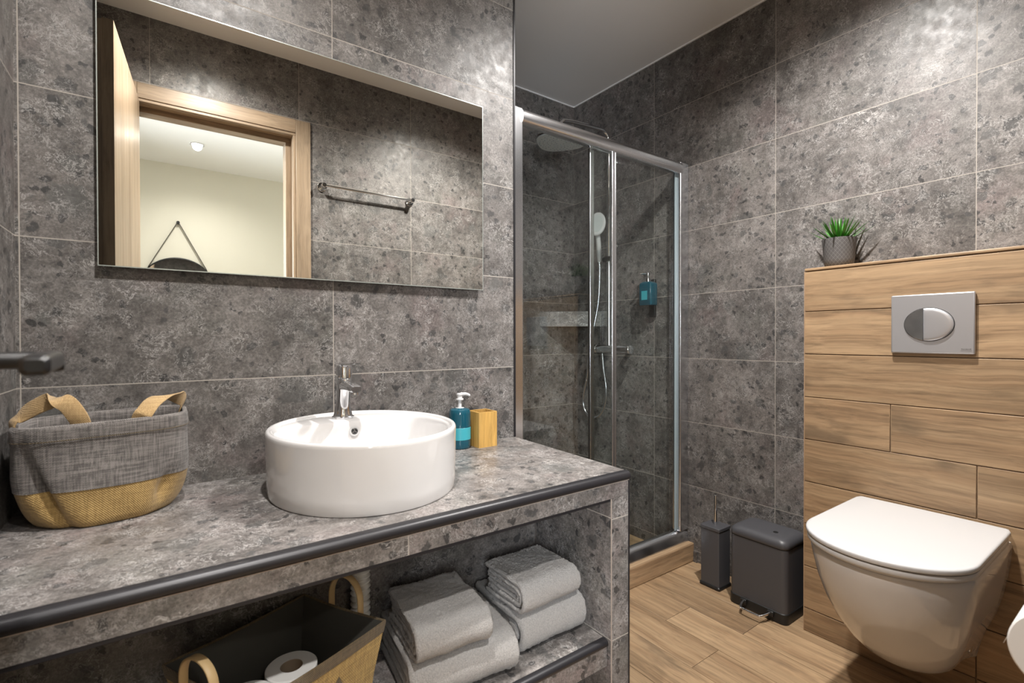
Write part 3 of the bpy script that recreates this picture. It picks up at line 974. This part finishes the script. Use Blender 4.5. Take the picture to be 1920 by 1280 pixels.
MB().box((1.644, YD - .002, ZRB + .055), (1.6545, YD + .012, ZRT - .05)).box((1.6545, YD + .0072, ZRB + .055), (1.676, YD + .013, ZRT - .05)).build('edge_profile', M['alu'], pA, bevel=.002)
MB().box((1.7645, YD - .026, ZRB + .056), (1.773, YD - .010, ZRT - .05)).box((1.746, YD - .0275, ZRB + .056), (1.7645, YD - .0222, ZRT - .05)).build('edge_profile', M['alu'], pB, bevel=.002)
MB().box((2.196, YD - .006, ZRB + .056), (2.2075, YD - .0005, ZRT - .05)).build('seal_strip', plain('clear_seal', (.42, .52, .56), .25, Transmission_Weight=.2), pA, smooth=0)

# corner shelf of tile
zs0, zs1 = 1.121, 1.205
cs_ = MB()
tri = [(XR - .0005, YS - .0005), (2.002, YS - .0005), (XR - .0005, .577)]
cs_.prism(tri, zs0, zs1)
csh = tag(cs_.build('corner_shelf', M['st_plain'], smooth=0), 'triangular shelf of dark stone tile in the shower corner', 'shelf')
nrm = Vector((-.268, -.269)).normalized()
a, b = Vector((2.002, YS - .001)), Vector((XR - .001, .577))
e = MB()
e.loft([[(p.x + nrm.x * k, p.y + nrm.y * k, z) for k, z in ((0, zs1 - .004), (.0025, zs1 - .004), (.0025, zs1 + .002), (-.004, zs1 + .002), (-.004, zs1 + .0002), (0, zs1 + .0002))] for p in (a + Vector((.006, 0)), b + Vector((0, .006)))])
e.build('edge_profile', M['black_trim'], csh, smooth=0)

# shower column
RX, RY = 2.215, .508
col = thing('shower_column', 'chrome shower column with rain head and thermostatic mixer on the right wall', 'shower', (XR, RY, 1.0))
pts = [(RX, RY, 1.02), (RX, RY, 2.115)] + [(RX - .06 + .06 * math.cos(math.radians(a)), RY, 2.115 + .06 * math.sin(math.radians(a))) for a in range(10, 91, 10)] + [(1.96, RY + .01, 2.168), (1.90, RY + .012, 2.160), (1.885, RY + .013, 2.145), (1.880, RY + .013, 2.10)]
MB().tube(pts, .0105, 18).build('riser_pipe', M['chrome'], col, smooth=60)
hc = Vector((1.882, RY + .013, 2.052))
hm = MB()


def headring(k, z, n=48):
    out = []
    for i in range(n):
        t = 2 * math.pi * i / n
        x, y = sup(t, .125 * k, .125 * k, 2.9)
        c, s = math.cos(math.radians(38)), math.sin(math.radians(38))
        out.append((hc.x + x * c - y * s, hc.y + x * s + y * c, hc.z + z))
    return out


hm.loft([headring(.93, -.004), headring(.99, -.001), headring(1, .003), headring(.985, .007), headring(.75, .014), headring(.3, .022), headring(.14, .032), headring(.12, .05)])
rh = hm.build('rain_head', M['chrome'], col)
fc = MB(); fc.loft([headring(.955, -.0046), headring(.955, -.0035)])
fo = fc.build('spray_face', plain('pale_silicone', (.82, .85, .85), .4), rh)
nz = MB()
for ri, cnt in ((.2, 8), (.36, 14), (.52, 20), (.68, 26), (.82, 30)):
    for k in range(cnt):
        t = 2 * math.pi * k / cnt + ri
        x, y = sup(t, .125 * ri, .125 * ri, 2.4)
        nz.lathe([(.0017, -.0068), (.0024, -.0045)], (hc.x + x, hc.y + y, hc.z), 8)
nzo = nz.build('nozzles', plain('grey_nozzle', (.22, .25, .25), .5), rh); nzo['kind'] = 'stuff'
MX = 2.205
mx = MB().tube([(MX, .582, .994), (MX, .540, .994), (MX, .480, .994), (MX, .40, .994), (MX, .365, .994)], [.021, .0225, .0205, .0225, .021], 28)
mx.tube([(MX, .545, .994), (XR - .001, .545, .994)], .014, 16).tube([(MX, .40, .994), (XR - .001, .40, .994)], .014, 16).tube([(RX, RY, .99), (RX, RY, 1.045)], .014, 18)
mxo = mx.build('mixer_body', M['chrome'], col, smooth=50)
for y0, y1 in ((.366, .345), (.583, .606)):
    MB().tube([(MX, y0, .994), (MX, y1, .994)], .024, 28).build('knob', M['chrome'], mxo, bevel=.004)
for z, y in ((1.560, RY), (2.02, RY)):
    MB().tube([(RX, y, z), (XR - .001, y, z)], .011, 18).tube([(XR - .012, y, z), (XR - .0005, y, z)], .022, 24).build('wall_bracket', M['chrome'], col, smooth=50)
MB().tube([(RX, RY + .035, 1.485), (RX, RY, 1.485), (RX - .004, RY - .022, 1.485)], [.015, .0165, .013], 20).build('slider', M['black_plastic'], col, smooth=50)

hs = thing('hand_shower', 'white hand shower with metal hose clipped to the chrome riser', 'hand shower', (2.19, .545, 1.5))
hb = bez([(2.188, .553, 1.470), (2.186, .553, 1.50), (2.182, .552, 1.56), (2.170, .548, 1.62)], 8)
MB().tube(hb, [.0095 + .004 * min(1, i / 14) for i in range(len(hb))], 18).build('grip', M['white_plastic'], hs)
hc2 = Vector((2.160, .540, 1.672)); ax1 = Vector((0.18, 0, 1)).normalized(); fn = Vector((-.80, -.55, .14)); fn = (fn - ax1 * fn.dot(ax1)).normalized(); ax2 = fn.cross(ax1).normalized()
hh = MB()
hh.loft([[hc2 + ax1 * (.066 * k * math.cos(t)) + ax2 * (.046 * k * math.sin(t)) + fn * o_ for t in [2 * math.pi * q / 36 for q in range(36)]] for k, o_ in ((.45, -.016), (.82, -.010), (.98, .0), (1, .006), (.93, .011), (.86, .012))])
hhd = hh.build('head', M['white_plastic'], hs)
hh = MB()
hh.loft([[hc2 + ax1 * (.066 * k * math.cos(t)) + ax2 * (.046 * k * math.sin(t)) + fn * o_ for t in [2 * math.pi * q / 36 for q in range(36)]] for k, o_ in ((.72, .0122), (.70, .0132))])
hh.build('spray_face', plain('grey_silicone', (.55, .58, .58), .5), hhd)
hp = bez([(2.188, .553, 1.472), (2.19, .553, 1.42), (2.186, .560, 1.25), (2.160, .592, 1.02), (2.180, .640, .84), (2.200, .690, .72), (2.200, .682, .645), (2.200, .630, .608), (2.200, .565, .625), (2.200, .524, .69), (2.200, .515, .78), (2.202, .535, .88), (2.205, .548, .968)], 20)
MB().tube(hp, .0062, 10).build('hose', M['alu'], hs, smooth=60)

# wall soap in the shower
wx, wy = 2.226, .252
ws = thing('wall_soap_bottle', 'blue pump bottle held on the tiled right wall inside the shower', 'soap dispenser', (XR, wy, 1.22))
MB().loft([[(wx + a * k, wy + b * k, z) for a, b in rrect(0, 0, .029, .039, .012, 5)] for k, z in ((.93, 1.218), (1, 1.222), (1, 1.318), (.97, 1.328), (.7, 1.336), (.45, 1.338))]).build('bottle', M['teal'], ws)
pm = MB().lathe([(.014, 1.338), (.014, 1.352), (.0065, 1.353), (.006, 1.370), (.011, 1.371), (.011, 1.380), (.008, 1.383)], (wx, wy, 0), 20).build('pump', M['chrome'], ws)
MB().tube([(wx, wy, 1.379), (wx - .02, wy + .012, 1.3795), (wx - .036, wy + .022, 1.377)], [.0055, .005, .004], 10).build('nozzle', M['chrome'], pm)
MB().box((XR - .016, wy - .017, 1.160), (XR - .0005, wy + .017, 1.352)).build('wall_bracket', M['black_plastic'], ws, bevel=.004)
MB().box((wx - .0295, wy - .018, 1.245), (wx - .0292, wy + .018, 1.290)).build('paper_label', M['teal_label'], ws, smooth=0)

# ------------------------------------------------------------------ flush plate
fp = thing('flush_plate', 'satin grey dual flush plate on the wood-look wall above the toilet', 'flush plate', (XB, -.893, 1.096))
PX = XB - .0005
MB().box((PX - .0115, -.991, 1.007), (PX, -.795, 1.1855)).build('plate', M['satin'], fp, bevel=.0035, seg=3)
oc = (-.888, 1.094)


def oval(a, b, y0, y1, n=40):
    """outline of the oval button between y0 and y1 (units of a)"""
    t0, t1 = math.acos(max(-1, min(1, y1))), math.acos(max(-1, min(1, y0)))
    up = [(math.cos(t0 + (t1 - t0) * i / n), math.sin(t0 + (t1 - t0) * i / n)) for i in range(n + 1)]
    dnw = [(c, -s) for c, s in reversed(up)]
    return [(oc[0] + a * c, oc[1] + b * s) for c, s in up + dnw]


OA, OB = .0585, .0490
MB().loft([[(x, y, z) for y, z in oval(OA + .0015, OB + .0015, -1, 1)] for x in (PX - .0108, PX - .0118)]).build('button_gap', M['seam'], fp, smooth=0)
MB().loft([[(PX - .0118 - d, oc[0] + (y - oc[0]) * k, oc[1] + (z - oc[1]) * k) for y, z in oval(OA, OB, .225, 1)] for d, k in ((0, 1), (.0028, 1), (.0034, .985))]).build('small_button', M['chrome'], fp, smooth=30)
MB().loft([[(PX - .0118 - d, oc[0] + (y - oc[0]) * k, oc[1] + (z - oc[1]) * k) for y, z in oval(OA, OB, -1, .205)] for d, k in ((0, 1), (.0042, .99), (.0056, .93), (.0062, .8), (.0065, .5), (.0066, .1))]).build('large_button', M['satin'], fp, smooth=60)
lg = MB()
for i, (w, hgt) in enumerate(((.0018, .0020), (.0020, .0015), (.0016, .0015), (.0022, .0019), (.0018, .0015), (.0020, .0015), (.0022, .0021))):
    y = -.9620 - i * .0031
    lg.box((PX - .01195, y, 1.0205), (PX - .0113, y - w, 1.0205 + hgt))
lg.box((PX - .01195, -.960, 1.0165), (PX - .0113, -.984, 1.0171))
lg.build('lettering', M['logo'], fp, smooth=0)

# ------------------------------------------------------------------ plant
PXc, PYc, PZ = 2.200, -.612, ZB + .0003
pl = thing('potted_plant', 'small spiky green succulent in a grey lattice pot on the wood-look ledge', 'plant', (PXc, PYc, PZ))
MB().lathe([(.040, 0), (.043, .002), (.0465, .03), (.050, .075), (.0525, .102), (.0525, .104), (.050, .104), (.0475, .09)], (PXc, PYc, PZ), 48).build('pot', M['pot'], pl, smooth=50)
MB().lathe([(.0478, .0895), (.0478, .092), (.02, .095)], (PXc, PYc, PZ), 32).build('soil', M['soil'], pl)
lv = MB()
for k in range(46):
    t = k * 2.39996; f = (k + .5) / 46
    el = math.radians(86 - 58 * f ** .9); L = .092 + .014 * random.random() - .010 * (1 - f)
    d = Vector((math.cos(t), math.sin(t), 0))
    sd = Vector((-math.sin(t), math.cos(t), 0))
    rings = []
    p = Vector((PXc, PYc, PZ + .092)) + d * (.004 + .016 * f)
    for j in range(7):
        g = j / 6
        e_ = el - .10 * g + .16 * g * g
        if p.x > 2.264 and d.x > 0: d = Vector((0, d.y, 0))
        w = .0062 * (1 - g) ** .75 + .0003
        upv = (Vector((0, 0, 1)) * math.cos(e_) - d * math.sin(e_))
        rings.append([p + sd * w, p + upv * (-w * .35), p - sd * w, p + upv * (w * .12)])
        p = p + (d * math.cos(e_) + Vector((0, 0, math.sin(e_)))) * (L / 6)
    lv.loft(rings)
lvo = lv.build('foliage', M['leaf'], pl, smooth=50); lvo['kind'] = 'stuff'

# ------------------------------------------------------------------ toilet
TY = -.888
to = thing('toilet', 'white wall-hung toilet with closed lid on the wood-look wall', 'toilet', (XB, TY, .30))


def dsh(w, xf, z, xb=XB, ex=2.0, ell_len=None, n=28, rb=.012, wb=None):
    L = ell_len or min(.166 * (w / .18) ** .5 + .0, XB - xf - .02)
    L = max(L, .05)
    xm = xf + L
    wb = w if wb is None else wb
    out = [(xb, TY + wb - rb * .3, z), (xb - rb, TY + wb, z)]
    for j in range(1, 6):
        f = j / 6
        out.append((xb - rb + (xm - xb + rb) * f, TY + wb + (w - wb) * f, z))
    for j in range(n + 1):
        a = math.pi / 2 + math.pi * j / n
        out.append((xm + L * -abs(math.cos(a)) ** (2 / ex), TY + w * math.copysign(abs(math.sin(a)) ** (2 / ex), math.sin(a)), z))
    for j in range(5, 0, -1):
        f = j / 6
        out.append((xb - rb + (xm - xb + rb) * f, TY - (wb + (w - wb) * f), z))
    out += [(xb - rb, TY - wb, z), (xb, TY - wb + rb * .3, z)]
    return out


bowl = MB()
secs = [(.150, .035, 1.930, .105), (.1515, .052, 1.905, .108), (.158, .070, 1.872, .110), (.172, .088, 1.838, .112), (.20, .106, 1.790, .118), (.24, .123, 1.742, .130), (.29, .140, 1.697, .148), (.35, .155, 1.657, .162), (.41, .166, 1.630, .172), (.455, .172, 1.617, .177), (.482, .175, 1.610, .179), (.493, .174, 1.610, .1785), (.4975, .171, 1.614, .176)]
bowl.loft([dsh(w, xf, z, ell_len=max(.09, .17 * (w / .175) ** .8), wb=wb, rb=.006, xb=XB - .0005) for z, w, xf, wb in secs])
bowl.build('bowl', M['ceramic'], to, smooth=60)
seat = MB().loft([dsh(w, xf, z, xb=2.080, ell_len=.166, rb=.016) for w, xf, z in ((.168, 1.608, .4980), (.170, 1.607, .5035), (.177, 1.599, .5040), (.1785, 1.597, .506), (.1785, 1.597, .5155), (.1775, 1.598, .5175))]).build('seat', M['white_plastic'], to, smooth=50)
MB().loft([dsh(w, xf, z, xb=2.095, ell_len=.166, rb=.018) for w, xf, z in ((.172, 1.604, .5180), (.173, 1.603, .5215), (.1795, 1.595, .5220), (.1805, 1.594, .5240), (.1805, 1.594, .5310), (.1795, 1.595, .5335), (.1775, 1.5975, .5350), (.173, 1.603, .5356), (.12, 1.66, .5362), (.05, 1.76, .5366))]).build('lid', M['white_plastic'], to, smooth=50)
for sgn in (1, -1):
    MB().tube([(2.078, TY + sgn * .075, .5), (2.078, TY + sgn * .075, .5215)], .014, 18).build('hinge', M['white_plastic'], to)
MB().lathe([(.012, 0), (.011, -.004), (.008, -.005)], (1.985, TY - .1165, .225), 16, 'y').build('fixing_cap', M['chrome'], to)

# ------------------------------------------------------------------ pedal bin and toilet brush
PBX, PBY = 2.162, -.380
pb = thing('pedal_bin', 'dark grey pedal bin with rounded lid beside the wood-look wall', 'bin', (PBX, PBY, 0))
MB().loft([[(x, y, z) for x, y in rrect(PBX, PBY, .086, .112, .022, 6)] for z in (0, .040)]).build('base', M['black_plastic'], pb, bevel=.003)
MB().loft([[(x, y, z) for x, y in rrect(PBX, PBY, .0835, .1095, .021, 6)] for z in (.0395, .272)]).build('body', M['dark_grey'], pb, smooth=40)
MB().loft([[(x, y, z) for x, y in rrect(PBX, PBY, .082, .108, .020, 6)] for z in (.2715, .2765)]).build('seam', M['seam'], pb)
lid = MB().loft([[(x, y, z) for x, y in rrect(PBX, PBY, .086 - i, .112 - i, .026, 8)] for i, z in ((.001, .2762), (0, .279), (0, .290), (.003, .299), (.010, .306), (.020, .3105), (.035, .3125), (.055, .3130))]).build('lid', M['dark_grey'], pb, smooth=60)
MB().lathe([(.009, .3128), (.009, .3138), (.007, .3142)], (PBX - .028, PBY - .045, 0), 20).build('lid_badge', M['black_plastic'], lid)
MB().tube([(2.240, -.438, .279), (2.240, -.438, .297)], .008, 10)
pd = bez([(2.080, -.333, .030), (2.055, -.336, .029), (2.028, -.346, .026), (2.022, -.362, .0255), (2.022, -.408, .0255), (2.027, -.424, .026), (2.055, -.434, .029), (2.080, -.437, .030)], 8)
MB().tube(pd, .0048, 12).build('pedal', M['chrome'], pb)
for y in (-.333, -.437):
    MB().box((2.066, y - .012, .018), (2.077, y + .012, .038)).build('pedal_mount', M['black_plastic'], pb, bevel=.003)

BXc, BYc = 2.152, -.164
tb = thing('toilet_brush', 'square anthracite toilet brush holder with chrome handle beside the shower curb', 'toilet brush', (BXc, BYc, 0))
MB().loft([[(x, y, z) for x, y in rrect(BXc, BYc, h_, h_, .008, 4)] for h_, z in ((.046, 0), (.0475, .004), (.0475, .010), (.0445, .0145))]).build('base', M['black_plastic'], tb)
MB().loft([[(x, y, z) for x, y in rrect(BXc, BYc, .0425, .0425, .004, 3)] for z in (.0142, .243)]).build('holder', M['dark_grey'], tb)
MB().loft([[(x, y, z) for x, y in rrect(BXc, BYc, .0445, .0445, .005, 3)] for z in (.2435, .2575)]).build('lid', M['dark_grey'], tb, bevel=.002)
MB().lathe([(.0065, .2570), (.0065, .380), (.0055, .383)], (BXc, BYc, 0), 20).build('handle', M['chrome'], tb)

# ------------------------------------------------------------------ toilet roll holder on the door wall
TX, TYR, TZ = 1.135, -1.264, .660
th_ = thing('toilet_roll_holder', 'white toilet roll holder fixed to the door wall near the toilet', 'toilet roll holder', (TX + .05, YF, TZ))
MB().box((TX - .005, YF + .0003, TZ - .02), (TX + .135, YF + .010, TZ + .06)).build('back_plate', M['white_plastic'], th_, bevel=.004)
MB().box((TX + .118, YF + .010, TZ - .012), (TX + .128, TYR + .012, TZ + .012)).build('arm', M['white_plastic'], th_, bevel=.003)
MB().tube([(TX + .118, TYR, TZ), (TX - .004, TYR, TZ)], .0155, 16).build('spindle', M['white_plastic'], th_)
hr = roll('toilet_paper_roll', (TX, TYR, TZ), .0545, .100, 'x', label='white toilet roll hung on the holder on the door wall, its sheet end loose')
tl = MB()
rings = []
for k in range(9):
    a = math.radians(100 - 12 * k)
    p = Vector((0, .0553 * math.cos(a), .0553 * math.sin(a)))
    if k >= 5: p = Vector((0, .0553 * math.cos(math.radians(40)) + .007 * (k - 4) * .55, .0553 * math.sin(math.radians(40)) - .011 * (k - 4)))
    q = p + (Vector((0, p.y, p.z)).normalized()) * .0008
    rings.append([(TX + .004 + .0012 * math.sin(k), TYR + p.y, TZ + p.z), (TX + .096, TYR + p.y, TZ + p.z), (TX + .096, TYR + q.y, TZ + q.z), (TX + .004, TYR + q.y, TZ + q.z)])
tl.loft(rings)
tl.build('loose_sheet', M['paper'], hr, smooth=60)

# ------------------------------------------------------------------ towel rail on the door wall
tw = thing('towel_rail', 'slim chrome towel rail on the door wall, seen in the wall mirror', 'towel rail', (1.155, YF, 1.843))
MB().tube([(.905, YF + .045, 1.843), (1.408, YF + .045, 1.843)], .0065, 14).build('bar', M['chrome'], tw)
for x in (.913, 1.400):
    MB().tube([(x, YF + .0003, 1.843), (x, YF + .008, 1.843)], .024, 28).tube([(x, YF + .008, 1.843), (x, YF + .056, 1.843)], [.013, .012], 20).build('mount', M['chrome'], tw, bevel=.002)

# ------------------------------------------------------------------ round mirror in the corridor
cmx, cmz, cmr, cy0 = .337, 1.447, .258, -3.45
cm = thing('round_mirror', 'round mirror hung by a dark strap on the cream corridor wall', 'mirror', (cmx, cy0, cmz))
MB().lathe([(cmr, .002), (cmr, .022), (cmr - .008, .024), (cmr - .010, .018)], (cmx, cy0, cmz), 64, 'y', cap1=False).build('rim', M['black'], cm)
MB().lathe([(cmr - .009, .016), (cmr - .009, .019)], (cmx, cy0, cmz), 64, 'y').build('mirror_glass', plain('grey_mirror', (.42, .43, .42), .03, 1.0), cm, smooth=0)
pkz = 1.990
sm = MB()
for sx in (1, -1):
    sm.tube([(cmx + sx * .195, cy0 + .015, cmz + .170), (cmx + sx * .003, cy0 + .015, pkz)], .008, flat=(.016, .004, (0, 1, 0)))
sm.build('strap', plain('dark_leather', (.05, .045, .035), .6), cm)
MB().tube([(cmx, cy0 + .0005, pkz - .004), (cmx, cy0 + .03, pkz - .004)], .012, 20).build('peg', M['black'], cm)

for o in bpy.data.objects:
    if '_base' in o: del o['_base']
